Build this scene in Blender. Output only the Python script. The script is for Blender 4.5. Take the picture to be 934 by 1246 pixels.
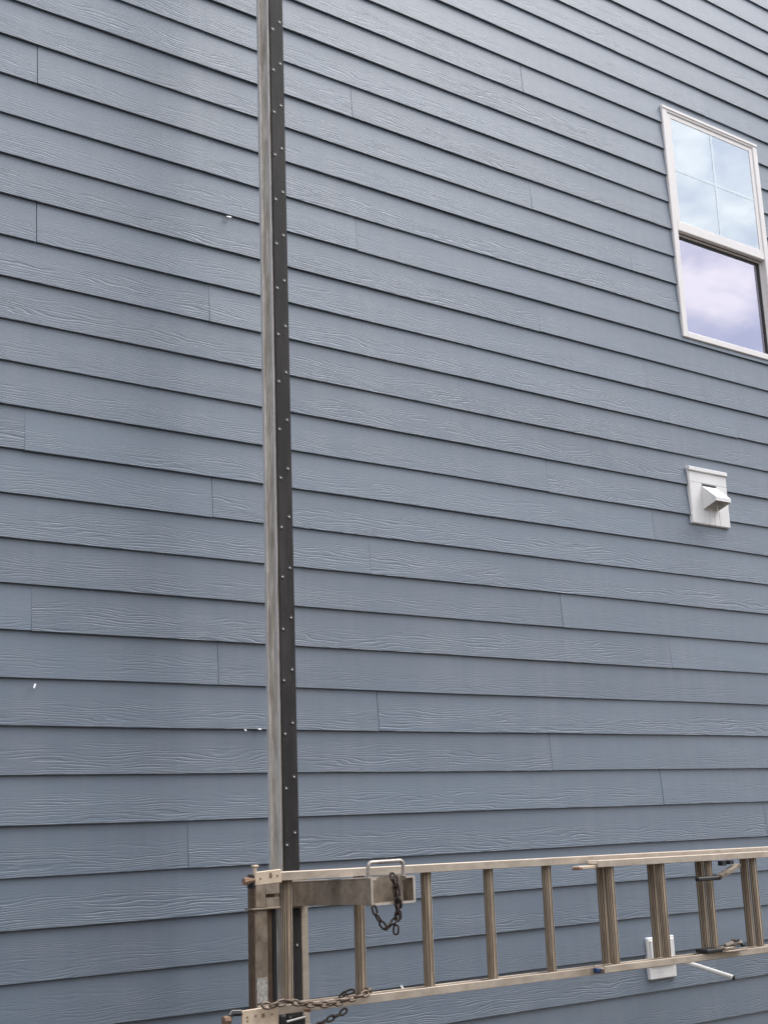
import bpy, math, random
from mathutils import Vector, Matrix
random.seed(7)
for o in list(bpy.data.objects): bpy.data.objects.remove(o)
scene = bpy.context.scene
COL = scene.collection
Z0 = 1.1                       # height of the reference siding course above the ground

# ------------------------------------------------------------------ camera
cam_d = bpy.data.cameras.new('camera'); cam = bpy.data.objects.new('camera', cam_d); COL.objects.link(cam)
yaw, pitch, roll = 0.63919, 0.23669, -0.03699
fw = Vector((math.sin(yaw)*math.cos(pitch), math.cos(yaw)*math.cos(pitch), math.sin(pitch)))
rt = Vector((math.cos(yaw), -math.sin(yaw), 0)); up = rt.cross(fw)
r2 = rt*math.cos(roll) + up*math.sin(roll); u2 = up*math.cos(roll) - rt*math.sin(roll)
m = Matrix.Identity(4)
for i in range(3):
    m[i][0] = r2[i]; m[i][1] = u2[i]; m[i][2] = -fw[i]
m.translation = Vector((0, -4.6873, 0.4999 + Z0))
cam.matrix_world = m
cam_d.sensor_fit = 'HORIZONTAL'; cam_d.sensor_width = 36.0
cam_d.lens = 1566.65/934*36.0
cam_d.clip_start = 0.05; cam_d.clip_end = 3000
scene.camera = cam
scene.render.resolution_x = 767; scene.render.resolution_y = 1024

# ------------------------------------------------------------------ sky and sun (thin bright cloud, soft light)
SUN_EL, SUN_AZ = math.radians(57), math.radians(116)     # azimuth clockwise from +Y
world = bpy.data.worlds.new('World'); scene.world = world; world.use_nodes = True
nt = world.node_tree; nt.nodes.clear()
def N(t, kind, **kw):
    n = t.nodes.new(kind)
    for k, v in kw.items():
        if k.startswith('i_'):
            n.inputs[k[2:].replace('_', ' ')].default_value = v
        else: setattr(n, k, v)
    return n
sky = N(nt, 'ShaderNodeTexSky', sky_type='NISHITA', sun_disc=False, sun_elevation=SUN_EL, sun_rotation=SUN_AZ)
sky.air_density = 1.0; sky.dust_density = 2.5
geo = N(nt, 'ShaderNodeTexCoord')
sep = N(nt, 'ShaderNodeSeparateXYZ'); nt.links.new(geo.outputs['Generated'], sep.inputs[0])
zc = N(nt, 'ShaderNodeMath', operation='MAXIMUM'); nt.links.new(sep.outputs['Z'], zc.inputs[0]); zc.inputs[1].default_value = 0.0
za = N(nt, 'ShaderNodeMath', operation='ADD'); nt.links.new(zc.outputs[0], za.inputs[0]); za.inputs[1].default_value = 0.25
div = N(nt, 'ShaderNodeVectorMath', operation='DIVIDE'); nt.links.new(geo.outputs['Generated'], div.inputs[0]); nt.links.new(za.outputs[0], div.inputs[1])
cn = N(nt, 'ShaderNodeTexNoise', i_Scale=6.5, i_Detail=9.0, i_Roughness=0.56); nt.links.new(div.outputs[0], cn.inputs['Vector'])
cr = N(nt, 'ShaderNodeValToRGB'); nt.links.new(cn.outputs['Fac'], cr.inputs[0])
cr.color_ramp.elements[0].position = 0.41; cr.color_ramp.elements[0].color = (.42, .42, .42, 1)
cr.color_ramp.elements[1].position = 0.56; cr.color_ramp.elements[1].color = (1, 1, 1, 1)
cn2 = N(nt, 'ShaderNodeTexNoise', i_Scale=9.0, i_Detail=7.0); nt.links.new(div.outputs[0], cn2.inputs['Vector'])
cc = N(nt, 'ShaderNodeValToRGB'); nt.links.new(cn2.outputs['Fac'], cc.inputs[0])
cc.color_ramp.elements[0].position = 0.38; cc.color_ramp.elements[0].color = (.60, .63, .74, 1)
cc.color_ramp.elements[1].position = 0.62; cc.color_ramp.elements[1].color = (1, .985, .98, 1)
cs = N(nt, 'ShaderNodeVectorMath', operation='SCALE'); nt.links.new(cc.outputs[0], cs.inputs[0])
zg = N(nt, 'ShaderNodeMapRange'); nt.links.new(sep.outputs['Z'], zg.inputs[0]); zg.inputs[3].default_value = 8.5; zg.inputs[4].default_value = 15.0   # overcast: brighter toward the zenith
nt.links.new(zg.outputs[0], cs.inputs['Scale'])
mx = N(nt, 'ShaderNodeMix', data_type='RGBA'); nt.links.new(cr.outputs[0], mx.inputs[0]); nt.links.new(sky.outputs[0], mx.inputs[6]); nt.links.new(cs.outputs[0], mx.inputs[7])
bg = N(nt, 'ShaderNodeBackground', i_Strength=0.085); nt.links.new(mx.outputs[2], bg.inputs[0])
wo = N(nt, 'ShaderNodeOutputWorld'); nt.links.new(bg.outputs[0], wo.inputs[0])

sd = bpy.data.lights.new('sun', 'SUN'); sd.energy = 1.3; sd.angle = math.radians(36); sd.color = (1, .975, .95)
sun = bpy.data.objects.new('sun', sd); COL.objects.link(sun)
sdir = Vector((math.sin(SUN_AZ)*math.cos(SUN_EL), math.cos(SUN_AZ)*math.cos(SUN_EL), math.sin(SUN_EL)))
sun.rotation_euler = sdir.to_track_quat('Z', 'Y').to_euler(); sun.location = (0, -6, 12)
vs = scene.view_settings; vs.view_transform = 'Standard'; vs.look = 'None'; vs.gamma = 1; vs.use_curve_mapping = False
vs.exposure = 1.22

# ------------------------------------------------------------------ materials
def newmat(name):
    mt = bpy.data.materials.new(name); mt.use_nodes = True
    t = mt.node_tree; b = t.nodes['Principled BSDF']
    return mt, t, b
def simple(name, col, rough=.6, metal=0., var=.12, scale=30., bump=0., stain=None, stain_amt=0., streak=None):
    mt, t, b = newmat(name)
    b.inputs['Roughness'].default_value = rough; b.inputs['Metallic'].default_value = metal
    tc = N(t, 'ShaderNodeTexCoord'); oi = N(t, 'ShaderNodeObjectInfo')
    of = N(t, 'ShaderNodeVectorMath', operation='ADD'); t.links.new(tc.outputs['Object'], of.inputs[0])
    sc = N(t, 'ShaderNodeMath', operation='MULTIPLY'); t.links.new(oi.outputs['Random'], sc.inputs[0]); sc.inputs[1].default_value = 23.
    t.links.new(sc.outputs[0], of.inputs[1])
    src = of.outputs[0]
    if streak:
        mp = N(t, 'ShaderNodeVectorMath', operation='MULTIPLY'); t.links.new(src, mp.inputs[0]); mp.inputs[1].default_value = streak; src = mp.outputs[0]
    n = N(t, 'ShaderNodeTexNoise', i_Scale=scale, i_Detail=6., i_Roughness=.65); t.links.new(src, n.inputs['Vector'])
    rp = N(t, 'ShaderNodeMapRange'); t.links.new(n.outputs['Fac'], rp.inputs[0])
    rp.inputs[1].default_value = .3; rp.inputs[2].default_value = .7; rp.inputs[3].default_value = 1-var; rp.inputs[4].default_value = 1+var
    mu = N(t, 'ShaderNodeVectorMath', operation='MULTIPLY'); mu.inputs[0].default_value = col; t.links.new(rp.outputs[0], mu.inputs[1])
    out = mu.outputs[0]
    if stain:
        n2 = N(t, 'ShaderNodeTexNoise', i_Scale=scale*.55, i_Detail=8., i_Roughness=.7); t.links.new(src, n2.inputs['Vector'])
        r2_ = N(t, 'ShaderNodeMapRange'); t.links.new(n2.outputs['Fac'], r2_.inputs[0])
        r2_.inputs[1].default_value = .45; r2_.inputs[2].default_value = .66; r2_.inputs[4].default_value = stain_amt
        mm = N(t, 'ShaderNodeMix', data_type='RGBA'); t.links.new(r2_.outputs[0], mm.inputs[0]); t.links.new(out, mm.inputs[6]); mm.inputs[7].default_value = (*stain, 1)
        out = mm.outputs[2]
    t.links.new(out, b.inputs['Base Color'])
    rr = N(t, 'ShaderNodeMapRange'); t.links.new(n.outputs['Fac'], rr.inputs[0]); rr.inputs[3].default_value = max(0, rough-.12); rr.inputs[4].default_value = min(1, rough+.12)
    t.links.new(rr.outputs[0], b.inputs['Roughness'])
    if bump:
        bp = N(t, 'ShaderNodeBump', i_Strength=.5, i_Distance=bump); t.links.new(n.outputs['Fac'], bp.inputs['Height']); t.links.new(bp.outputs[0], b.inputs['Normal'])
    return mt

def siding_material():
    mt, t, b = newmat('siding_paint')
    L = t.links.new
    tc = N(t, 'ShaderNodeTexCoord'); oi = N(t, 'ShaderNodeObjectInfo')
    sp = N(t, 'ShaderNodeSeparateXYZ'); L(tc.outputs['Object'], sp.inputs[0])
    rnd = N(t, 'ShaderNodeMath', operation='MULTIPLY'); L(oi.outputs['Random'], rnd.inputs[0]); rnd.inputs[1].default_value = 91.
    def vec(sx, sz):
        a = N(t, 'ShaderNodeMath', operation='MULTIPLY'); L(sp.outputs['X'], a.inputs[0]); a.inputs[1].default_value = sx
        c = N(t, 'ShaderNodeMath', operation='MULTIPLY'); L(sp.outputs['Z'], c.inputs[0]); c.inputs[1].default_value = sz
        v = N(t, 'ShaderNodeCombineXYZ'); L(a.outputs[0], v.inputs[0]); L(rnd.outputs[0], v.inputs[1]); L(c.outputs[0], v.inputs[2])
        return v.outputs[0]
    # growth-ring lines of the embossed cedar pattern
    nA = N(t, 'ShaderNodeTexNoise', i_Scale=1., i_Detail=2.5, i_Roughness=.5); L(vec(2.2, 15.), nA.inputs['Vector'])
    ph = N(t, 'ShaderNodeMath', operation='MULTIPLY'); L(nA.outputs['Fac'], ph.inputs[0]); ph.inputs[1].default_value = 52.
    zz = N(t, 'ShaderNodeMath', operation='MULTIPLY'); L(sp.outputs['Z'], zz.inputs[0]); zz.inputs[1].default_value = 620.
    ad = N(t, 'ShaderNodeMath', operation='ADD'); L(ph.outputs[0], ad.inputs[0]); L(zz.outputs[0], ad.inputs[1])
    sn = N(t, 'ShaderNodeMath', operation='SINE'); L(ad.outputs[0], sn.inputs[0])
    ln = N(t, 'ShaderNodeMapRange', interpolation_type='SMOOTHSTEP'); L(sn.outputs[0], ln.inputs[0])
    ln.inputs[1].default_value = .25; ln.inputs[2].default_value = .95; ln.inputs[3].default_value = 0.; ln.inputs[4].default_value = -1.
    # lines break up, and are pressed deepest in the lower half of the board
    nB = N(t, 'ShaderNodeTexNoise', i_Scale=1., i_Detail=3.); L(vec(5., 28.), nB.inputs['Vector'])
    br = N(t, 'ShaderNodeMapRange'); L(nB.outputs['Fac'], br.inputs[0]); br.inputs[1].default_value = .33; br.inputs[2].default_value = .62
    nD = N(t, 'ShaderNodeTexNoise', i_Scale=1., i_Detail=1.); L(vec(1.1, 3.), nD.inputs['Vector'])
    zd = N(t, 'ShaderNodeMath', operation='MULTIPLY_ADD'); L(nD.outputs['Fac'], zd.inputs[0]); zd.inputs[1].default_value = -.10; L(sp.outputs['Z'], zd.inputs[2])
    lo = N(t, 'ShaderNodeMapRange', interpolation_type='SMOOTHSTEP'); L(zd.outputs[0], lo.inputs[0])
    lo.inputs[1].default_value = .015; lo.inputs[2].default_value = .085; lo.inputs[3].default_value = 1.; lo.inputs[4].default_value = .10
    am = N(t, 'ShaderNodeMath', operation='MULTIPLY'); L(br.outputs[0], am.inputs[0]); L(lo.outputs[0], am.inputs[1])
    g = N(t, 'ShaderNodeMath', operation='MULTIPLY'); L(ln.outputs[0], g.inputs[0]); L(am.outputs[0], g.inputs[1])
    nC = N(t, 'ShaderNodeTexNoise', i_Scale=1., i_Detail=4., i_Roughness=.6); L(vec(11., 340.), nC.inputs['Vector'])
    fs = N(t, 'ShaderNodeMath', operation='MULTIPLY'); L(nC.outputs['Fac'], fs.inputs[0]); fs.inputs[1].default_value = .75
    fl = N(t, 'ShaderNodeMath', operation='ADD'); L(lo.outputs[0], fl.inputs[0]); fl.inputs[1].default_value = .25
    fs2 = N(t, 'ShaderNodeMath', operation='MULTIPLY'); L(fs.outputs[0], fs2.inputs[0]); L(fl.outputs[0], fs2.inputs[1])
    ba = N(t, 'ShaderNodeMath', operation='MULTIPLY'); L(oi.outputs['Random'], ba.inputs[0]); ba.inputs[1].default_value = 7.31
    bf = N(t, 'ShaderNodeMath', operation='FRACT'); L(ba.outputs[0], bf.inputs[0])
    bs = N(t, 'ShaderNodeMapRange'); L(bf.outputs[0], bs.inputs[0]); bs.inputs[3].default_value = .35; bs.inputs[4].default_value = 1.4
    g2 = N(t, 'ShaderNodeMath', operation='MULTIPLY'); L(g.outputs[0], g2.inputs[0]); L(bs.outputs[0], g2.inputs[1]); g = g2
    h = N(t, 'ShaderNodeMath', operation='ADD'); L(g.outputs[0], h.inputs[0]); L(fs2.outputs[0], h.inputs[1])
    bp = N(t, 'ShaderNodeBump', i_Strength=1., i_Distance=.00088); L(h.outputs[0], bp.inputs['Height']); L(bp.outputs[0], b.inputs['Normal'])
    # paint: faint board to board and cloudy variation
    nP = N(t, 'ShaderNodeTexNoise', i_Scale=1., i_Detail=5., i_Roughness=.6); L(vec(2.2, 14.), nP.inputs['Vector'])
    mr = N(t, 'ShaderNodeMapRange'); L(nP.outputs['Fac'], mr.inputs[0]); mr.inputs[1].default_value = .3; mr.inputs[2].default_value = .7; mr.inputs[3].default_value = .95; mr.inputs[4].default_value = 1.05
    bo = N(t, 'ShaderNodeMapRange'); L(oi.outputs['Random'], bo.inputs[0]); bo.inputs[3].default_value = .93; bo.inputs[4].default_value = 1.06
    m2 = N(t, 'ShaderNodeMath', operation='MULTIPLY'); L(mr.outputs[0], m2.inputs[0]); L(bo.outputs[0], m2.inputs[1])
    cm = N(t, 'ShaderNodeVectorMath', operation='MULTIPLY'); cm.inputs[0].default_value = SIDING; L(m2.outputs[0], cm.inputs[1])
    # site dust, in patches that run across boards, and thin rain streaks
    gp = N(t, 'ShaderNodeNewGeometry')
    dn = N(t, 'ShaderNodeTexNoise', i_Scale=1.5, i_Detail=7., i_Roughness=.62); L(gp.outputs['Position'], dn.inputs['Vector'])
    sv = N(t, 'ShaderNodeVectorMath', operation='MULTIPLY'); L(gp.outputs['Position'], sv.inputs[0]); sv.inputs[1].default_value = (16., 1., .7)
    sn2 = N(t, 'ShaderNodeTexNoise', i_Scale=1., i_Detail=4.); L(sv.outputs[0], sn2.inputs['Vector'])
    dm = N(t, 'ShaderNodeMath', operation='MULTIPLY'); L(dn.outputs['Fac'], dm.inputs[0]); L(sn2.outputs['Fac'], dm.inputs[1])
    dr = N(t, 'ShaderNodeMapRange'); L(dm.outputs[0], dr.inputs[0]); dr.inputs[1].default_value = .2; dr.inputs[2].default_value = .42; dr.inputs[4].default_value = .16
    dx = N(t, 'ShaderNodeMix', data_type='RGBA'); L(dr.outputs[0], dx.inputs[0]); L(cm.outputs[0], dx.inputs[6]); dx.inputs[7].default_value = (.27, .27, .28, 1)
    L(dx.outputs[2], b.inputs['Base Color'])
    b.inputs['Roughness'].default_value = .50; b.inputs['Specular IOR Level'].default_value = .95
    return mt
SIDING = (.119, .155, .200)
M = {}
M['siding'] = siding_material()
M['wrap'] = simple('house_wrap', (.10, .11, .12), .8)
M['vinyl'] = simple('white_vinyl', (.78, .75, .73), .42, var=.03, scale=12)
M['muntin'] = simple('pale_blue_grille', (.66, .76, .82), .5, var=.03)
M['block'] = simple('white_mounting_block', (.76, .75, .74), .5, var=.05, scale=40)
M['pvc'] = simple('white_pvc', (.78, .77, .72), .4, var=.05)
M['dark'] = simple('dark_gasket', (.012, .012, .014), .55)
M['soil'] = simple('soil', (.085, .066, .047), .95, var=.3, scale=2.0, bump=.03, stain=(.05, .06, .03), stain_amt=.6)
M['concrete'] = simple('concrete', (.36, .35, .33), .9, var=.12, scale=8)
M['shingle'] = simple('roof_shingle', (.06, .06, .065), .9, var=.3, scale=25)
M['room'] = simple('room_plaster', (.20, .19, .21), .9)
M['rail'] = simple('weathered_aluminium_rail', (.50, .43, .355), .48, .35, var=.14, scale=22, streak=(.7, 1, 1.2), bump=.0008, stain=(.33, .265, .20), stain_amt=.6)
M['rung'] = simple('dirty_aluminium_rung', (.40, .325, .24), .5, .3, var=.22, scale=24, streak=(2., 2., .35), stain=(.19, .14, .095), stain_amt=.7)
M['rung_flute'] = simple('rung_flute_dark', (.125, .09, .062), .75, .0, var=.35, scale=24, streak=(2., 2., .4), stain=(.26, .21, .155), stain_amt=.5)  # darker tone for the flute faces
M['rung_highlight'] = simple('rung_painted_highlight', (.62, .57, .51), .4, .4, var=.2, scale=30, stain=(.35, .29, .22), stain_amt=.6)  # bright tone that paints a highlight along one rung corner
M['steel_shade'] = simple('shaded_brown_steel', (.085, .055, .036), .7, .1, var=.35, scale=30, stain=(.16, .11, .07), stain_amt=.6)  # darker copy of the brown steel, shade put into the colour
M['plate'] = simple('tan_shoe_plate', (.60, .49, .37), .55, .1, var=.1, scale=30, stain=(.36, .26, .17), stain_amt=.5)
M['rust'] = simple('rusty_bolt', (.25, .155, .105), .8, .1, var=.3, scale=60, stain=(.10, .05, .03), stain_amt=.7)
M['pole'] = simple('pole_aluminium', (.58, .53, .46), .55, .2, var=.32, scale=17, streak=(2.5, 2.5, .5), bump=.0015, stain=(.27, .205, .145), stain_amt=.8)
M['pole_edge'] = simple('pole_edge_aluminium', (.60, .58, .56), .42, .35, var=.1, scale=20)
M['rubber'] = simple('black_rubber', (.018, .0165, .016), .66, var=.25, scale=14, streak=(2, 2, .4), stain=(.055, .048, .046), stain_amt=.6)
M['rubber'].node_tree.nodes['Principled BSDF'].inputs['Specular IOR Level'].default_value = .3
M['lock'] = simple('grimy_cast_metal', (.33, .275, .22), .5, .3, var=.3, scale=40, stain=(.09, .07, .055), stain_amt=.8)
M['handle'] = simple('dull_bent_bar', (.44, .40, .36), .45, .4, var=.25, scale=40, stain=(.16, .12, .09), stain_amt=.6)
M['steel'] = simple('brown_dirty_steel', (.25, .20, .15), .55, .3, var=.35, scale=30, bump=.001, stain=(.40, .35, .29), stain_amt=.5)
M['steel_light'] = simple('light_steel_edge', (.58, .52, .46), .4, .4, var=.15, scale=30)  # lighter tone for thin edges and bars
M['chain'] = simple('dark_chain', (.030, .022, .018), .55, .5, var=.3, scale=60, stain=(.09, .055, .04), stain_amt=.5)
M['chain_light'] = simple('worn_chain', (.20, .155, .12), .5, .5, var=.3, scale=60, stain=(.07, .04, .03), stain_amt=.6)
M['beige'] = simple('beige_siding', (.19, .17, .14), .7, var=.06, scale=3)
M['dark_glass'] = simple('dark_window_glass', (.03, .035, .04), .08, var=.02)
M['screw'] = simple('zinc_screw', (.36, .35, .34), .4, .6, var=.1)
M['blue'] = simple('blue_plastic', (.015, .04, .12), .5)
M['scrap'] = simple('white_scrap', (.75, .75, .76), .7)
def glass_material(name, tint, refl, through):
    mt = bpy.data.materials.new(name); mt.use_nodes = True; t = mt.node_tree; t.nodes.clear(); L = t.links.new
    gl = N(t, 'ShaderNodeBsdfGlossy', i_Roughness=.015); gl.inputs['Color'].default_value = (*tint, 1)
    tr = N(t, 'ShaderNodeBsdfTransparent'); tr.inputs['Color'].default_value = (*through, 1)
    lw = N(t, 'ShaderNodeFresnel', i_IOR=1.5)
    ma = N(t, 'ShaderNodeMath', operation='ADD', use_clamp=True); L(lw.outputs[0], ma.inputs[0]); ma.inputs[1].default_value = refl
    tcn = N(t, 'ShaderNodeTexCoord'); nn = N(t, 'ShaderNodeTexNoise', i_Scale=1.3, i_Detail=1.); L(tcn.outputs['Object'], nn.inputs['Vector'])
    bp = N(t, 'ShaderNodeBump', i_Strength=.25, i_Distance=.012); L(nn.outputs['Fac'], bp.inputs['Height']); L(bp.outputs[0], gl.inputs['Normal'])
    ms = N(t, 'ShaderNodeMixShader'); L(ma.outputs[0], ms.inputs[0]); L(tr.outputs[0], ms.inputs[1]); L(gl.outputs[0], ms.inputs[2])
    o = N(t, 'ShaderNodeOutputMaterial'); L(ms.outputs[0], o.inputs[0]); return mt
M['glass_up'] = glass_material('coated_glass_clear', (.88, .96, 1.), .42, (.93, .97, .96))
M['glass_lo'] = glass_material('coated_glass_lavender', (.87, .85, 1.), .38, (.80, .76, .86))
def label_material():
    mt, t, b = newmat('paper_label'); L = t.links.new
    tc = N(t, 'ShaderNodeTexCoord'); mp = N(t, 'ShaderNodeMapping'); mp.inputs['Scale'].default_value = (160, 1, 75); L(tc.outputs['Object'], mp.inputs[0])
    n = N(t, 'ShaderNodeTexNoise', i_Scale=1., i_Detail=3.); L(mp.outputs[0], n.inputs['Vector'])
    r = N(t, 'ShaderNodeValToRGB'); L(n.outputs['Fac'], r.inputs[0])
    r.color_ramp.elements[0].position = .42; r.color_ramp.elements[0].color = (.30, .28, .26, 1)
    r.color_ramp.elements[1].position = .52; r.color_ramp.elements[1].color = (.56, .54, .50, 1)
    L(r.outputs[0], b.inputs['Base Color']); b.inputs['Roughness'].default_value = .6
    return mt
M['label'] = label_material()

# ------------------------------------------------------------------ mesh helpers
class MB:
    def __init__(s): s.v = []; s.f = []; s.mi = []
    def add(s, vs, fs, mi=0):
        o = len(s.v); s.v += [tuple(v) for v in vs]; s.f += [tuple(i+o for i in f) for f in fs]; s.mi += [mi]*len(fs); return s
    def box(s, x0, x1, y0, y1, z0, z1, mi=0, bev=0.):
        if bev <= 0:
            vs = [(x, y, z) for x in (x0, x1) for y in (y0, y1) for z in (z0, z1)]
            return s.add(vs, [(0,1,3,2),(4,6,7,5),(0,4,5,1),(2,3,7,6),(0,2,6,4),(1,5,7,3)], mi)
        b = bev; vs = []; idx = {}
        for sx, x in ((1,x0),(-1,x1)):
            for sy, y in ((1,y0),(-1,y1)):
                for sz, z in ((1,z0),(-1,z1)):
                    k = (sx,sy,sz)
                    idx[k+('x',)] = len(vs); vs.append((x, y+sy*b, z+sz*b))
                    idx[k+('y',)] = len(vs); vs.append((x+sx*b, y, z+sz*b))
                    idx[k+('z',)] = len(vs); vs.append((x+sx*b, y+sy*b, z))
        fs = []
        S = (1,-1)
        for a in S:
            fs.append([idx[(a,)+q+('x',)] for q in ((1,1),(1,-1),(-1,-1),(-1,1))])
            fs.append([idx[(q[0],a,q[1],'y')] for q in ((1,1),(1,-1),(-1,-1),(-1,1))])
            fs.append([idx[q+(a,)+('z',)] for q in ((1,1),(1,-1),(-1,-1),(-1,1))])
            for c in S:
                fs.append([idx[(a,c,1,'x')], idx[(a,c,-1,'x')], idx[(a,c,-1,'y')], idx[(a,c,1,'y')]])
                fs.append([idx[(a,1,c,'x')], idx[(a,-1,c,'x')], idx[(a,-1,c,'z')], idx[(a,1,c,'z')]])
                fs.append([idx[(1,a,c,'y')], idx[(-1,a,c,'y')], idx[(-1,a,c,'z')], idx[(1,a,c,'z')]])
                for e in S: fs.append([idx[(a,c,e,'x')], idx[(a,c,e,'y')], idx[(a,c,e,'z')]])
        return s.add(vs, fs, mi)
    def prism(s, poly, axis, a0, a1, mi=0):
        """polygon (2-D, in the two other axes) swept along axis"""
        def P(q, a):
            return {'x': (a, q[0], q[1]), 'y': (q[0], a, q[1]), 'z': (q[0], q[1], a)}[axis]
        n = len(poly); vs = [P(q, a0) for q in poly] + [P(q, a1) for q in poly]
        fs = [tuple(range(n-1, -1, -1)), tuple(range(n, 2*n))] + [(i, (i+1) % n, n+(i+1) % n, n+i) for i in range(n)]
        return s.add(vs, fs, mi)
    def tube(s, pts, r, seg=10, closed=False, mi=0):
        pts = [Vector(p) for p in pts]; n = len(pts); rings = []; prev = None
        for i, p in enumerate(pts):
            if closed: t = pts[(i+1) % n] - pts[i-1]
            else: t = pts[min(i+1, n-1)] - pts[max(i-1, 0)]
            t.normalize()
            if prev is None:
                a = Vector((0,0,1)) if abs(t.z) < .9 else Vector((1,0,0)); u = t.cross(a).normalized()
            else: u = (prev - t*prev.dot(t)).normalized()
            prev = u; w = t.cross(u)
            rings.append([p + (u*math.cos(2*math.pi*k/seg) + w*math.sin(2*math.pi*k/seg))*r for k in range(seg)])
        vs = [v for rg in rings for v in rg]; fs = []
        for i in range(n if closed else n-1):
            j = (i+1) % n
            for k in range(seg): fs.append((i*seg+k, i*seg+(k+1) % seg, j*seg+(k+1) % seg, j*seg+k))
        if not closed: fs += [tuple(range(seg-1, -1, -1)), tuple((n-1)*seg+k for k in range(seg))]
        return s.add(vs, fs, mi)
    def mesh(s, name, mats, off=(0,0,0), smooth=None):
        import bmesh
        me = bpy.data.meshes.new(name)
        me.from_pydata([(x-off[0], y-off[1], z-off[2]) for x, y, z in s.v], [], s.f)
        for mm_ in (mats if isinstance(mats, (list, tuple)) else [mats]): me.materials.append(M[mm_])
        me.polygons.foreach_set('material_index', s.mi)
        bm = bmesh.new(); bm.from_mesh(me); bmesh.ops.recalc_face_normals(bm, faces=bm.faces); bm.to_mesh(me); bm.free()
        if smooth:
            me.polygons.foreach_set('use_smooth', [True]*len(me.polygons)); me.set_sharp_from_angle(angle=math.radians(smooth))
        return me
    def build(s, name, mats, parent=None, off=None, smooth=None):
        """coordinates are in the parent's space; off moves the object origin"""
        off = off or (0,0,0)
        o = bpy.data.objects.new(name, s.mesh(name, mats, off, smooth)); COL.objects.link(o)
        o.location = off
        if parent: o.parent = parent
        return o
def put(name, me, parent, loc, rot=None):
    o = bpy.data.objects.new(name, me); COL.objects.link(o); o.parent = parent; o.location = loc
    if rot is not None: o.rotation_euler = rot
    return o
def thing(name, loc, label, cat, group=None):
    e = bpy.data.objects.new(name, None); COL.objects.link(e); e.location = loc; e.empty_display_size = .1
    tag(e, label, cat, group); return e
def tag(o, label=None, cat=None, group=None, kind=None):
    if label: o['label'] = label
    if cat: o['category'] = cat
    if group: o['group'] = group
    if kind: o['kind'] = kind
    return o

# ------------------------------------------------------------------ ground
g = MB(); g.add([(-900,-900,0),(900,-900,0),(900,900,0),(-900,900,0)], [(0,1,2,3)])
tag(g.build('ground', 'soil'), kind='structure')

# ------------------------------------------------------------------ house (coordinates relative to the house origin at Z0)
XL, XR, KLO, KHI = -3.0, 12.0, -5, 47
WX0, WX1, WZ0, WZ1 = 5.706, 6.622, 3.221, 4.742        # window opening
S = 0.1778
house = thing('house', (0, 0, Z0), 'house side clad in blue grey lap siding', 'house')
top = KHI*S
w = MB()
w.box(XL, WX0, .0, .15, KLO*S, top).box(WX1, XR, .0, .15, KLO*S, top)
w.box(WX0, WX1, .0, .15, KLO*S, WZ0).box(WX0, WX1, .0, .15, WZ1, top)
wall = w.build('wall', 'wrap', house); wall['label'] = 'blue grey lap siding wall'
q = MB(); q.box(XL, XL+.15, .15, 9, KLO*S, top).box(XR-.15, XR, .15, 9, KLO*S, top).box(XL+.15, XR-.15, 8.85, 9, KLO*S, top); q.build('outer_wall', 'siding', house)
MB().box(XL+.02, XR-.02, .02, 8.98, -Z0-.3, KLO*S-.003).build('foundation', 'concrete', house)
rf = MB()
rf.prism([(-.12, top+.02), (9.12, top+.02), (9.12, top+.2), (4.5, top+2.4), (-.12, top+.2)], 'x', XL-.3, XR+.3)
rf.build('roof', 'shingle', house)
rm = MB()   # room behind the window
rm.box(WX0-1, WX1+1.2, 2.6, 2.65, 2.6, 5.2).box(WX0-1.05, WX0-1, .15, 2.65, 2.6, 5.2).box(WX1+1.2, WX1+1.25, .15, 2.65, 2.6, 5.2).box(WX0-1, WX1+1.2, .15, 2.6, 5.2, 5.25).box(WX0-1, WX1+1.2, .15, 2.6, 2.55, 2.6)
rm.build('room_wall', 'room', house)

# siding boards: one object per board, butt joints where the photograph shows them
OFF = {-3:-4.7,-2:-3.6,-1:-6.4,0:-6.8,1:-5.7,2:-2.2,3:3.5,4:6,5:6.7,6:6.8,7:7.7,8:5.8,9:2.9,10:.8,11:-.9,12:-2.4,13:-3,14:-4.4,15:-6.9,16:-6.4,17:-6.2,18:-6,19:-5.2,20:-4.2,21:-2,22:-3.4,23:-1,24:.7,25:-.5,26:1.7,27:4,28:8,29:5,30:7,31:11,32:13,33:17}
JT = {25:4.546,23:2.551,22:3.364,21:4.554,20:1.751,19:2.561,18:3.367,17:4.55,16:1.768,15:2.56,14:2.93,13:2.93,12:4.534,11:1.745,10:2.570,9:3.381,8:4.569,7:1.793,6:2.593,5:3.398,4:4.431,3:5.203,2:2.455,1:2.95,0:2.95,-1:2.95,-2:5.497,-3:3.37,24:5.34,26:3.37,27:2.56}
STRONG = {20,23,16,10,6,22,25,12,11,8,7,5,4,3,2,18}
CY = [2.56, 5.34, 4.55, 3.37]
BL, BH, BT, YB, YT = 3.567, 0.2096, 0.0090, -.0218, -.0080
def front_y(z): return YB + (YT-YB)*z/BH
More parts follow.
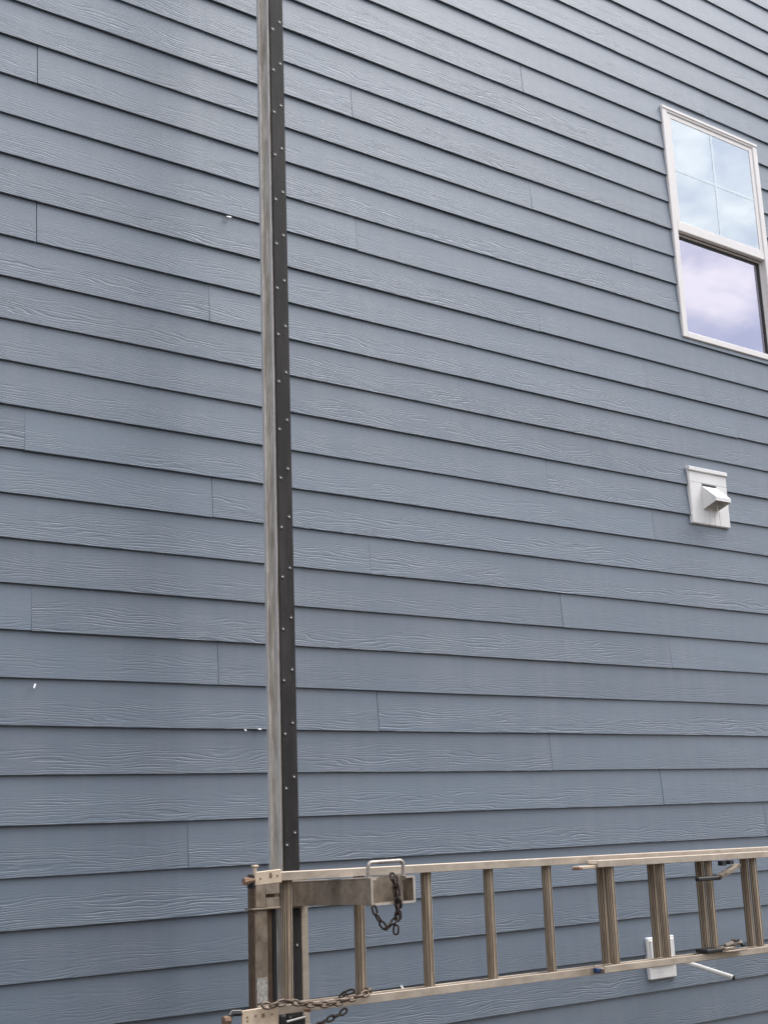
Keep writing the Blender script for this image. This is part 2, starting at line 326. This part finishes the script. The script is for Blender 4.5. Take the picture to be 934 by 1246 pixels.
def seg_into(mb, x0, x1, zlo, zhi, ph_=0.):
    b = .0012 if zlo <= 0 else 0
    poly = [(front_y(zhi)+BT*.95, zhi), (front_y(zhi), zhi), (front_y(zlo+b), zlo+b)]
    if b: poly.append((front_y(zlo)+b, zlo))
    poly.append((front_y(zlo)+BT, zlo))
    n = max(1, int((x1-x0)/.3)); m_ = len(poly); vs = []
    for i in range(n+1):
        x = x0 + (x1-x0)*i/n
        wz = .0011*math.sin(x*1.9+ph_) + .0006*math.sin(x*5.3+2.1*ph_); wy = .0009*math.sin(x*2.6+3.3*ph_)
        for (y, z) in poly: vs.append((x, y+wy*(1-z/BH), z+(wz if z < BH*.5 else 0)))
    fs = [tuple(range(m_-1, -1, -1)), tuple(n*m_+j for j in range(m_))]
    for i in range(n):
        for j in range(m_): fs.append((i*m_+j, i*m_+(j+1) % m_, (i+1)*m_+(j+1) % m_, (i+1)*m_+j))
    mb.add(vs, fs)
for k in range(KLO, KHI):
    zb = k*S + OFF.get(k, 0)/1000.
    j0 = JT.get(k, CY[(k-23) % 4]); gap = .0024 if k in STRONG else .0005
    js = []; x = j0
    while x > XL: x -= BL
    x += BL
    while x < XR: js.append(x); x += BL
    ed = [XL] + [j for j in js if j-XL > .25 and XR-j > .25] + [XR]
    jm = random.uniform(.7, 1.5)
    def jgap(x): return .0002 if (k in (11, 7, 2, 23, 3, 15, 19) and x < 2.6) or (k in (16, 20, 10) and x > 5) else gap*jm
    for a, b in zip(ed[:-1], ed[1:]):
        a2 = a + (jgap(a)/2 if a > XL else 0); b2 = b - (jgap(b)/2 if b < XR else 0)
        pieces = []      # (list of segments) per separate board
        wl, wr = WX0-.002, WX1+.002
        lo_, hi_ = WZ0-.002-zb, WZ1+.002-zb
        if b2 <= wl or a2 >= wr or hi_ <= 0 or lo_ >= BH: pieces = [[(a2, b2, 0, BH)]]
        elif lo_ > .012 and lo_ < BH:         # notched under the window
            sg = []
            if a2 < wl: sg.append((a2, wl, 0, BH))
            sg.append((max(a2, wl), min(b2, wr), 0, lo_))
            if b2 > wr: sg.append((wr, b2, 0, BH))
            pieces = [sg]
        elif hi_ < BH-.012 and hi_ > 0:       # notched over the window
            sg = []
            if a2 < wl: sg.append((a2, wl, 0, BH))
            sg.append((max(a2, wl), min(b2, wr), hi_, BH))
            if b2 > wr: sg.append((wr, b2, 0, BH))
            pieces = [sg]
        else:
            if a2 < wl: pieces.append([(a2, min(b2, wl), 0, BH)])
            if b2 > wr: pieces.append([(max(a2, wr), b2, 0, BH)])
        for sg in pieces:
            mb = MB(); ox = sg[0][0]; ph_ = random.uniform(0, 6.28)
            for (p0, p1, q0, q1) in sg: seg_into(mb, p0-ox, p1-ox, q0, q1, ph_)
            o = mb.build('siding_board', 'siding', wall)
            o.location = (ox, random.uniform(-.0006, .0006), zb + random.uniform(-.0006, .0006))
            o.rotation_euler = (0, random.uniform(-.00025, .00025), 0)

# window: single hung, grille in the upper sash, lower sash set back
win = bpy.data.objects.new('window', None); COL.objects.link(win); win.parent = house; win.location = (WX0, 0, WZ0)
win['label'] = 'white vinyl single hung window with grille in its upper sash'
W, H = WX1-WX0, WZ1-WZ0
def frame_mb(x0, x1, z0, z1, wd, y0, y1, wt=None, wb=None, bev=.0):
    mb = MB(); wt = wt or wd; wb = wb or wd
    mb.box(x0, x0+wd, y0, y1, z0, z1, bev=bev); mb.box(x1-wd, x1, y0, y1, z0, z1, bev=bev)
    mb.box(x0+wd-bev, x1-wd+bev, y0+.0007, y1, z1-wt, z1, bev=bev); mb.box(x0+wd-bev, x1-wd+bev, y0+.0007, y1, z0, z0+wb, bev=bev); return mb
frame_mb(0, W, 0, H, .046, -.030, .10, .034, .040, bev=.004).build('frame', 'vinyl', win)
MB().box(.001, W-.001, -.0345, -.028, H-.018, H+.002, bev=.002).build('drip_cap', 'vinyl', win)
RZ0, RZ1 = .694, .752
frame_mb(.0465, W-.0465, RZ1+.0005, H-.0345, .034, -.0235, .012, .030, .008, bev=.002).build('upper_sash', 'vinyl', win)
MB().box(.0465, W-.0465, -.027, .004, RZ0, RZ1, bev=.004).build('meeting_rail', 'vinyl', win)
frame_mb(.0465, W-.0465, .0405, RZ0-.0005, .012, .006, .045, .010, .014, bev=.002).build('lower_sash', 'vinyl', win)
frame_mb(.048, W-.048, .042, RZ0-.002, .034, .0155, .0175, .030, .020).build('gasket', 'dark', win)
MB().box(.0805, W-.0805, -.0195, -.0155, RZ1+.0085, H-.0645).build('pane', 'glass_up', win)
MB().box(.060, W-.060, .018, .021, .056, RZ0-.012).build('pane', 'glass_lo', win)
gx = W/2; gz = (RZ1+.0085 + H-.0645)/2
MB().box(gx-.009, gx+.009, -.0212, -.0197, RZ1+.009, H-.065).build('muntin', 'muntin', win)
MB().box(.081, gx-.0095, -.0210, -.0198, gz-.009, gz+.009).build('muntin', 'muntin', win)
MB().box(gx+.0095, W-.081, -.0210, -.0198, gz-.009, gz+.009).build('muntin', 'muntin', win)

# ------------------------------------------------------------------ added, unseen house behind the camera; blocks low sky to darken the lower wall
blocker = thing('added_blocker_house', (2, -13, 0), 'added unseen beige house blocking low sky, with a dark gable roof', 'house')
MB().box(-11, 11, -9, 0, .3, 7.0).build('wall', 'beige', blocker)
MB().box(-11.05, 11.05, -9.05, .05, -.2, .298).build('foundation', 'concrete', blocker)
MB().prism([(-9.5, 6.95), (.5, 6.95), (.5, 7.1), (-4.5, 9.2), (-9.5, 7.1)], 'x', -11.4, 11.4).build('roof', 'shingle', blocker)
for wx in (-8, -3.5, 1.5, 6.5):
    for wz in (1.0, 3.9):
        f = MB().box(wx, wx+1.1, .002, .05, wz, wz+1.5, bev=.008).build('window', 'vinyl', blocker)
        MB().box(wx+.07, wx+.52, .0502, .054, wz+.07, wz+1.43).build('pane', 'dark_glass', f)
        MB().box(wx+.58, wx+1.03, .0502, .054, wz+.07, wz+1.43).build('pane', 'dark_glass', f)

# ------------------------------------------------------------------ exhaust vent on the wall
VX0, VX1, VZ0, VZ1 = 5.628, 5.958, 2.083, 2.412
vent = thing('exhaust_vent', (VX0, -.008, VZ0+Z0), 'white square exhaust vent with sloped hood on siding below the window', 'vent')
vw, vh = VX1-VX0, VZ1-VZ0
MB().box(0, vw, -.022, .004, 0, vh, bev=.003).build('mounting_block', 'block', vent)
MB().box(-.003, vw+.003, -.034, -.0, vh-.020, vh+.004, bev=.003).build('drip_edge', 'block', vent)
MB().box(.004, vw-.004, -.0245, -.02, vh-.084, vh-.0215, bev=.0012).build('upper_panel', 'block', vent)
MB().box(.004, .105, -.0245, -.02, .004, vh-.0865, bev=.0012).build('panel', 'block', vent)
MB().box(.2385, vw-.004, -.0245, -.02, .004, vh-.0865, bev=.0012).build('panel', 'block', vent)
for q_ in range(3): MB().box(.1075+.0432*q_, .1490+.0432*q_, -.0245, -.02, .004, .088, bev=.0012).build('panel', 'block', vent)
hx0, hx1, hz0, hz1, hl = .104, .232, .092, .229, .095
hd = MB()
hd.add([(hx0,-.024,hz1),(hx1,-.024,hz1),(hx1,-.024-hl,hz0+.052),(hx0,-.024-hl,hz0+.052),
        (hx1,-.024-hl,hz0+.030),(hx0,-.024-hl,hz0+.030),(hx0,-.024,hz0),(hx1,-.024,hz0)],
       [(0,1,2,3),(3,2,4,5),(0,3,5,6),(1,7,4,2)])
ho = hd.build('hood', 'block', vent)
sm = ho.modifiers.new('thick', 'SOLIDIFY'); sm.thickness = .003; sm.offset = -1
MB().box(hx0+.006, hx1-.006, -.0275, -.0235, hz1+.001, hz1+.010).build('slot', 'dark', vent)
fl = MB(); fl.add([(hx0+.006,-.026,hz0+.11),(hx1-.006,-.026,hz0+.11),(hx1-.006,-.052,hz0+.016),(hx0+.006,-.052,hz0+.016)], [(0,1,2,3)])
fo = fl.build('flap', 'block', vent); fo.modifiers.new('thick', 'SOLIDIFY').thickness = .002

# ------------------------------------------------------------------ drain block and pipe low on the wall
BX0, BX1, BZ0, BZ1 = 4.985, 5.180, -.302, -.104
blk = thing('wall_block', (BX0, -.008, BZ0+Z0), 'white square mounting block on siding behind the ladder', 'block')
bw, bh = BX1-BX0, BZ1-BZ0
MB().box(0, bw, -.026, .004, 0, bh, bev=.004).build('base', 'block', blk)
MB().box(.012, bw-.012, -.034, -.0255, .062, bh-.012, bev=.003).build('cover', 'block', blk)
pp = thing('drain_pipe', (BX0+.10, -.03, -.19+Z0), 'thin white plastic pipe sticking out of wall under the ladder', 'pipe')
tip = Vector((5.169-(BX0+.10), -.40+.03, -.282+.19))
d = tip.normalized()
pm = MB(); pm.tube([(0,0,0), tip], .0108, 16); pm.build('pipe', 'pvc', pp, smooth=40)
pe = MB(); pe.tube([tip - d*.004, tip + d*.006], .0112, 16); pe.build('end_band', 'dark', pp, smooth=40)
pe = MB(); pe.tube([tip + d*.006, tip + d*.009], .0085, 16); pe.build('end_cap', 'screw', pp, smooth=40)

# ------------------------------------------------------------------ white scraps caught under the laps
for (x, z, hh, ww, tlt, lab) in [(1.812, 1.051, .020, .006, .45, 'small white scrap hanging below a lap, near the photo left edge'),
                            (2.655, 3.184, .009, .022, -.1, 'tiny white scrap under a lap high left of the pole'),
                            (2.711, .893, .008, .006, -.4, 'tiny white flake under a lap, left of the pole at eye height'),
                            (2.780, .897, .004, .014, .1, 'tiny white sliver under a lap, touching the pole edge in view'),
                            (3.462, -.178, .015, .008, -.5, 'small white scrap on siding seen just above the ladder lower rail')]:
    sc_ = MB(); sc_.add([(-ww/2,-.0005,0),(ww/2,-.002,.001),(ww*.6,-.006,-hh*.6),(ww*.2,-.010,-hh),(-ww*.5,-.007,-hh*.8)], [(0,1,2,3,4)])
    o = sc_.build('housewrap_scrap', 'scrap'); o.modifiers.new('thick', 'SOLIDIFY').thickness = .0012
    o.location = (x, -.0235, z+Z0); o.rotation_euler = (0, tlt, 0); tag(o, lab, 'scrap', 'white scraps under the laps')

# ------------------------------------------------------------------ scaffold pole
PX0, PX1, PYF, PYB = 2.622, 2.697, -.450, -.348
pole = thing('scaffold_pole', ((PX0+PX1)/2, (PYF+PYB)/2, 0), 'tall aluminium scaffold pole with a black rubber front face', 'pole')
def rel(mb, name, mats, par, smooth=None, off=(0,0,0)):
    """world coordinates (heights above the ground) -> part of par"""
    l = par.location; mb.v = [(x-l[0], y-l[1], z-l[2]) for x, y, z in mb.v]
    return mb.build(name, mats, par, smooth=smooth)
PTOP = 7.1
ex = MB()
# extrusion section (x, y): lips at the edges of each side, recessed web
sec = [(PX0,PYF+.009),(PX0,PYF+.024),(PX0+.004,PYF+.026),(PX0+.004,PYB-.022),(PX0,PYB-.020),(PX0,PYB),
       (PX1,PYB),(PX1,PYB-.020),(PX1-.004,PYB-.022),(PX1-.004,PYF+.026),(PX1,PYF+.024),(PX1,PYF+.009)]
ex.prism(sec, 'z', .012, PTOP)
rel(ex, 'extrusion', 'pole', pole)
for a, b in ((PYF+.0092, PYF+.0238), (PYB-.0198, PYB-.0002)):
    rel(MB().box(PX0-.0015, PX0+.003, a, b, .013, PTOP-.001, bev=.001), 'edge_lip', 'pole_edge', pole)
rel(MB().box(PX0+.006, PX1-.002, PYF, PYF+.012, .02, PTOP-.01, bev=.002), 'rubber_face', 'rubber', pole)
rel(MB().box(PX0-.06, PX1+.06, PYF-.06, PYB+.06, .0, .012), 'foot_plate', 'steel', pole)
# screw: dark countersink ring and bright domed head
scm = MB()
def dome(mb, r, h, y0, mi, n=12):
    rings = [(r, 0), (r*.8, h*.6), (r*.4, h*.95)]
    vs = [(rr*math.cos(2*math.pi*i/n), y0-hh, rr*math.sin(2*math.pi*i/n)) for rr, hh in rings for i in range(n)] + [(0, y0-h, 0)]
    fs = [(a*n+i, a*n+(i+1) % n, (a+1)*n+(i+1) % n, (a+1)*n+i) for a in range(2) for i in range(n)] + [(2*n+i, 2*n+(i+1) % n, 3*n) for i in range(n)]
    mb.add(vs, fs, mi)
dome(scm, .0105, .0010, 0, 0); dome(scm, .0048, .0028, 0, 1)
scmesh = scm.mesh('screw', ['dark', 'screw'], smooth=60)
zr = .878+Z0 - .203*9
while zr < PTOP-.1:
    for sx_, dz in ((2.6765, 0), (2.6405, -.043)):
        if zr+dz > .1:
            put('screw', scmesh, pole, (sx_ + random.uniform(-.001, .001) - pole.location[0], PYF - pole.location[1], zr+dz+random.uniform(-.003, .003)))
    zr += .2035

# ------------------------------------------------------------------ pump jack riding on the pole
jack = thing('pump_jack', (2.60, -.48, Z0-.30), 'brown dirty steel pump jack bracket clamped around the pole', 'pump jack')
def J(mb, name, mat, smooth=None):
    mb.v = [(x, y, z+Z0) for x, y, z in mb.v]; return rel(mb, name, mat, jack, smooth)
J(MB().box(2.468, 2.521, -.500, -.460, -.30, .2095, bev=.002), 'side_tube', 'steel')
J(MB().box(2.4635, 2.4678, -.4995, -.459, -.30, .2085), 'side_shade', 'steel_shade')  # dark sheet painting shade onto the tube's left side
J(MB().box(2.5475, 2.562, -.492, -.457, -.30, .2085), 'gap_shade', 'dark')  # black strip standing in for the shaded gap beside the pole
J(MB().box(2.5215, 2.547, -.490, -.458, -.30, .2090, bev=.002), 'side_flange', 'steel_shade')  # flange coloured dark to imitate its band of shade
tb = MB().box(2.472, 2.514, -.502, -.455, .2165, .335, bev=.002).box(2.5141, 2.572, -.502, -.455, .2165, .250).box(2.5141, 2.572, -.502, -.455, .263, .335).box(2.5141, 2.572, -.480, -.455, .2501, .2629)
J(tb, 'top_bracket', 'steel')
J(MB().box(2.4655, 2.4717, -.5015, -.456, .2165, .334), 'bracket_side', 'steel_shade')  # dark sheet, shade painted on the bracket's left side
J(MB().box(2.455, 2.574, -.508, -.452, .2100, .2160, bev=.001), 'lip_plate', 'steel')
J(MB().box(2.700, 2.730, -.445, -.355, -.30, .215, bev=.002), 'side_tube', 'rail')
J(MB().box(2.62, 2.74, -.344, -.330, -.28, .20), 'back_plate', 'steel')
J(MB().box(2.548, 2.614, -.456, -.346, -.28, -.22), 'cross_bar', 'steel')
J(MB().box(2.548, 2.614, -.453, -.346, .225, .30), 'cross_bar', 'steel')
# outrigger arm, tilted a little upward toward its open end
am = MB(); yA, yE = -.470, -.945
def armz(y): return (y-yA)/(yE-yA)*.018
def skew_box(mb, x0, x1, y0, y1, z0, z1):
    vs = [(x, y, z+armz(y)) for x in (x0, x1) for y in (y0, y1) for z in (z0, z1)]
    mb.add(vs, [(0,1,3,2),(4,6,7,5),(0,4,5,1),(2,3,7,6),(0,2,6,4),(1,5,7,3)])
skew_box(am, 2.646, 2.698, yA, yE, .212, .297)
J(am, 'arm', 'steel')
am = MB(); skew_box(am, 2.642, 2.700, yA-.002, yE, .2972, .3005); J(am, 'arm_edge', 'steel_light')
J(MB().box(2.60, 2.72, -.4695, -.4505, .205, .31), 'arm_mount', 'steel')
rg = MB()
rx0, rx1, rz0, rz1, ya, yb_, th = 2.643, 2.829, .2275, .3165, -.978, -.9455, .005
rg.box(rx0, rx0+th, ya, yb_, rz0, rz1).box(rx1-th, rx1, ya, -.905, rz0, rz1).box(rx0+th, rx1-th, ya+.0005, -.915, rz0, rz0+th)
rg.box(rx0+th, rx0+.020, ya+.0005, yb_, rz1-th, rz1).box(rx1-.036, rx1-th, ya+.0005, yb_, rz1-th, rz1)
J(rg, 'socket_ring', 'steel')
rg = MB(); y0_, y1_ = ya-.0035, ya-.0003
rg.box(rx0-.001, rx0+.006, y0_, y1_, rz0, rz1).box(rx1-.007, rx1+.001, y0_, y1_, rz0, rz1).box(rx0+.006, rx1-.007, y0_+.0004, y1_, rz0-.001, rz0+.0065)
rg.box(rx0+.006, rx0+.022, y0_+.0004, y1_, rz1-.0065, rz1+.001).box(rx1-.038, rx1-.007, y0_+.0004, y1_, rz1-.0065, rz1+.001)
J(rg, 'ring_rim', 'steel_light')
J(MB().box(2.699, 2.8235, -.9140, -.9080, .232, .320), 'back_panel', 'steel')
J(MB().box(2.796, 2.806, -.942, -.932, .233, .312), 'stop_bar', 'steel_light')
hb = MB(); R_ = .016; pts = [(2.650, -.955, .305)]
for k in range(7):
    a = math.pi - k*math.pi/12; pts.append((2.650+R_+R_*math.cos(a), -.955, .352+R_*math.sin(a)))
for k in range(7):
    a = math.pi/2 - k*math.pi/12; pts.append((2.800-R_+R_*math.cos(a), -.955, .353+R_*math.sin(a)))
pts.append((2.800, -.955, .305))
hb.tube(pts, .0068, 10); J(hb, 'handle', 'handle', 50)
la = MB().box(2.62, 2.70, -1.02, -.452, -.275, -.200); J(la, 'lower_arm', 'steel')
lb = MB().box(2.473, 2.5155, -.5022, -.5003, -.107, -.023); J(lb, 'paper_label', 'label')

# ------------------------------------------------------------------ extension ladder lying on edge
LX, LZ, TILT = 2.407, .348, .0075
ladder = thing('extension_ladder', (LX, -.77, Z0-.120), 'weathered aluminium extension ladder hung on its side along the wall', 'ladder')
ladder.rotation_euler = (0, TILT, 0)
def lz(z): return z + .120        # course height -> ladder space, at the left end
def Lb(mb, name, mat, smooth=None, off=None):
    mb.v = [(x-LX, y+.77, lz(z)) for x, y, z in mb.v]; return mb.build(name, mat, ladder, smooth=smooth)
def rail(x0, x1, yf, yb, zc, hf, name, label=None):
    mb = MB(); h2 = hf/2
    mb.box(x0, x1, yf, yf+.0045, zc-h2, zc+h2, bev=.001); mb.box(x0, x1, yb-.0045, yb, zc-h2, zc+h2, bev=.001)
    mb.box(x0+.0005, x1-.0005, yf+.0044, yb-.0044, zc-.0025, zc+.0025)
    return Lb(mb, name, 'rail')
XE = 6.55
rail(2.330, XE, -.800, -.742, .334, .028, 'rail')
rail(2.330, XE, -.800, -.742, -.094, .028, 'rail')
rail(3.838, XE+.3, -.866, -.808, .318, .026, 'rail')
rail(3.838, XE+.3, -.866, -.808, -.084, .026, 'rail')
# fluted rung, vertical here
def rung_mesh(wx, wy, h):
    n = 60; poly = []
    for i in range(n):
        a = 2*math.pi*(i+.5)/n
        c, s_ = math.cos(a), math.sin(a)
        e = .55
        x = math.copysign(abs(c)**e, c)*wx/2; y = math.copysign(abs(s_)**e, s_)*wy/2
        k = 1 - (.13 if i % 5 in (2, 3) else 0.)
        poly.append((x*k, y*k))
    mb = MB(); mb.prism(poly, 'z', 0, h)
    for i in range(n):                       # 0 ridge, 1 darker flute, 2 highlight painted on one corner
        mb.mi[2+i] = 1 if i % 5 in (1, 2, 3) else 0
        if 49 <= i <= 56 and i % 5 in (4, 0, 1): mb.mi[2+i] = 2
    return mb.mesh('rung', ['rung', 'rung_flute', 'rung_highlight'])
zlo, zhi = -.080, .3205
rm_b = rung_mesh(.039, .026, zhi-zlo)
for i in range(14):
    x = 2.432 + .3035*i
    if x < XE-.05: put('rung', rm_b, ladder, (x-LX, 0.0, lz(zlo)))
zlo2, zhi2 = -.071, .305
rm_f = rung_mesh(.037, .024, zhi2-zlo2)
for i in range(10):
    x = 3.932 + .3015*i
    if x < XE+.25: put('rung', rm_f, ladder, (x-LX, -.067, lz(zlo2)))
# guide tip of the fly section and its blue end cap
Lb(MB().box(3.745, 3.842, -.858, -.818, .301, .313, bev=.002), 'guide_bracket', 'plate')
Lb(MB().box(3.742, 3.760, -.861, -.816, .298, .309, bev=.002), 'bracket_tip', 'rust')
Lb(MB().box(3.812, 3.8375, -.850, -.826, -.0965, -.078, bev=.003), 'end_cap', 'blue')
# shoes on the bottom end
def shoe(name_plate, x0, x1, z0, z1, rot, holes, yf=-.812):
    mb = MB().box(x0, x1, yf, yf+.008, z0, z1, bev=.002)
    cx, cz = x1-.02, (z0+z1)/2
    def rt_(mb):
        c, s_ = math.cos(rot), math.sin(rot)
        mb.v = [(cx+(x-cx)*c-(z-cz)*s_, y, cz+(x-cx)*s_+(z-cz)*c) for x, y, z in mb.v]; return mb
    pl = Lb(rt_(mb), 'shoe_plate', 'plate')
    for hx, hz, hs in holes:
        b = MB().box(hx-hs, hx+hs, yf-.0018, yf+.004, hz-hs, hz+hs, bev=.0008); rt_(b)
        o = Lb(b, 'bolt', 'rust'); o.parent = pl
    return pl, rt_
pl, rt_ = shoe('shoe', 2.283, 2.388, .3135, .358, .06, [(2.304,.335,.003),(2.345,.339,.005),(2.345,.347,.004),(2.371,.338,.003)])
bb = MB(); bb.tube([(2.262,-.805,.332),(2.243,-.805,.331)], .013, 8); bb.tube([(2.284,-.805,.332),(2.260,-.805,.332)], .009, 8); Lb(rt_(bb), 'pivot_bolt', 'rust', 40)
bb = MB(); bb.tube([(2.286,-.806,.350),(2.286,-.806,.370)], .007, 8); bb.box(2.276,2.297,-.815,-.797,.368,.376,bev=.002); Lb(bb, 'pin', 'plate', 40)
bb = MB().box(2.276,2.285,-.81,-.77,.305,.345); Lb(rt_(bb), 'shoe_lug', 'dark')
pl, rt_ = shoe('shoe', 2.232, 2.372, -.150, -.076, .03, [(2.252,-.098,.003),(2.252,-.110,.003),(2.283,-.098,.003),(2.311,-.100,.006),(2.345,-.101,.003)])
bb = MB(); bb.tube([(2.232,-.805,-.088),(2.200,-.805,-.086),(2.192,-.805,-.092),(2.190,-.805,-.104)], .008, 10); Lb(bb, 'latch', 'dark', 40)
bb = MB(); bb.tube([(2.231,-.809,-.0785),(2.196,-.809,-.0765),(2.186,-.809,-.088)], .0024, 8); Lb(bb, 'latch_wire', 'screw', 40)
bb = MB(); bb.tube([(2.166,-.805,-.104),(2.190,-.805,-.104)], .014, 8); Lb(bb, 'pivot_bolt', 'rust', 40)
Lb(MB().box(2.374, 2.392, -.822, -.760, -.170, -.110, bev=.003), 'foot_pad', 'dark')
Lb(MB().box(2.392, 2.470, -.822, -.760, -.170, -.126, bev=.003), 'foot_pad', 'dark')
bb = MB(); bb.tube([(2.392,-.826,-.129),(2.465,-.826,-.121)], .0048, 10); Lb(bb, 'foot_rod', 'screw', 40)
Lb(MB().box(2.478, 2.490, -.826, -.800, -.108, -.098, bev=.002), 'rivet', 'rust')
# rung locks on the overlap
bb = MB().box(4.408, 4.556, -.890, -.866, .224, .241, bev=.004); Lb(bb, 'lock_strap', 'dark')
bb = MB(); bb.add([(4.545,-.905,.230),(4.555,-.865,.232),(4.672,-.870,.276),(4.665,-.910,.274),(4.545,-.905,.244),(4.555,-.865,.246),(4.672,-.870,.288),(4.665,-.910,.286)],
   [(0,1,2,3),(4,7,6,5),(0,4,5,1),(1,5,6,2),(2,6,7,3),(3,7,4,0)]); Lb(bb, 'lock_lever', 'lock')
Lb(MB().box(4.575, 4.600, -.885, -.860, .282, .302), 'lock_spring', 'dark'); Lb(MB().box(4.625, 4.650, -.885, -.860, .286, .302), 'lock_spring', 'dark')
Lb(MB().box(4.430, 4.528, -.885, -.818, -.068, -.053, bev=.003), 'lock_strap', 'dark')
bb = MB().box(4.525, 4.665, -.905, -.835, -.071, -.064, bev=.002).box(4.535, 4.600, -.895, -.850, -.064, -.050, bev=.004)
bb.tube([(4.545,-.885,-.046),(4.59,-.885,-.038),(4.655,-.880,-.040)], .009, 8).tube([(4.615,-.87,-.06),(4.618,-.87,-.022)], .008, 8); Lb(bb, 'lock_casting', 'lock', 40)
bb = MB(); bb.tube([(4.60,-.89,-.030),(4.63,-.89,-.026)], .006, 8).tube([(4.645,-.892,-.050),(4.662,-.892,-.048)], .008, 8); Lb(bb, 'lock_pawl', 'dark', 40)

# ------------------------------------------------------------------ chains
def link_mesh(mat, ln=.038, wd=.0235, r=.0036):
    pts = []; hw = wd/2 - r; hl = ln/2 - r - hw
    for k in range(7):
        a = -math.pi/2 + k*math.pi/6; pts.append((hl+hw*math.cos(a), hw*math.sin(a), 0))
    for k in range(7):
        a = math.pi/2 + k*math.pi/6; pts.append((-hl+hw*math.cos(a), hw*math.sin(a), 0))
    mb = MB(); mb.tube(pts, r, 7, closed=True); return mb.mesh('link', mat, smooth=60)
def chain(path, mesh, root, pitch=.0285, spin=.5):
    P = [Vector((x, y, z+Z0)) for x, y, z in path]; seg = [(b-a).length for a, b in zip(P[:-1], P[1:])]; tot = sum(seg)
    n = max(1, int(round(tot/pitch))); k = 0
    for i in range(n):
        s_ = (i+.5)*tot/n; a = 0
        for j, L_ in enumerate(seg):
            if s_ <= a+L_ or j == len(seg)-1: p = P[j] + (P[j+1]-P[j])*((s_-a)/L_); t = (P[j+1]-P[j]).normalized(); break
            a += L_
        view = Vector((.57, .8, 0)); side = t.cross(view)
        if side.length < .1: side = Vector((1,0,0))
        side.normalize(); nn_ = side.cross(t)
        ang = (math.pi/2 if i % 2 else 0) + spin + random.uniform(-.2, .2)
        y_ = side*math.cos(ang) + nn_*math.sin(ang); z_ = t.cross(y_)
        mt_ = Matrix((t, y_, z_)).transposed()
        o = bpy.data.objects.new('link', mesh); COL.objects.link(o); o.parent = root
        o.location = p - root.location; o.rotation_euler = mt_.to_euler()
lk_d, lk_l = link_mesh('chain'), link_mesh('chain_light', .041, .026, .0043)
c1 = thing('chain', (2.72, -.99, Z0+.11), 'short dark chain looped and dangling from the open end of the bracket arm', 'chain')
chain([(2.640,-.992,.228),(2.650,-.992,.200),(2.668,-.992,.172),(2.690,-.992,.150),(2.716,-.992,.165),(2.738,-.992,.182)], lk_d, c1)
chain([(2.748,-.960,.325),(2.746,-.975,.290),(2.742,-.990,.250),(2.740,-.992,.175)], lk_d, c1, pitch=.024)
chain([(2.752,-.985,.245),(2.746,-.990,.180)], lk_d, c1, pitch=.024, spin=.1)
chain([(2.757,-.966,.318),(2.752,-.984,.262),(2.752,-.990,.215)], lk_d, c1, pitch=.024, spin=1.0)
chain([(2.732,-.994,.168),(2.729,-.994,.120)], lk_d, c1, pitch=.040, spin=.05)
c2 = thing('chain', (2.55, -.83, Z0-.14), 'rusty chain wrapped along lower ladder rail beside the bracket', 'chain')
chain([(2.300,-.828,-.066),(2.330,-.83,-.073),(2.362,-.83,-.068),(2.395,-.83,-.064),(2.430,-.83,-.073),(2.470,-.83,-.082),(2.520,-.83,-.088),(2.565,-.83,-.091),(2.610,-.83,-.088),(2.650,-.83,-.082),(2.690,-.83,-.078),(2.722,-.826,-.070),(2.745,-.81,-.066),(2.752,-.78,-.068)], lk_l, c2, pitch=.0295)
chain([(2.690,-.790,-.064),(2.660,-.775,-.072),(2.650,-.76,-.085)], lk_d, c2)
chain([(2.640,-.815,-.118),(2.605,-.818,-.132),(2.565,-.82,-.140),(2.530,-.82,-.150),(2.505,-.82,-.166)], lk_d, c2, spin=.2)
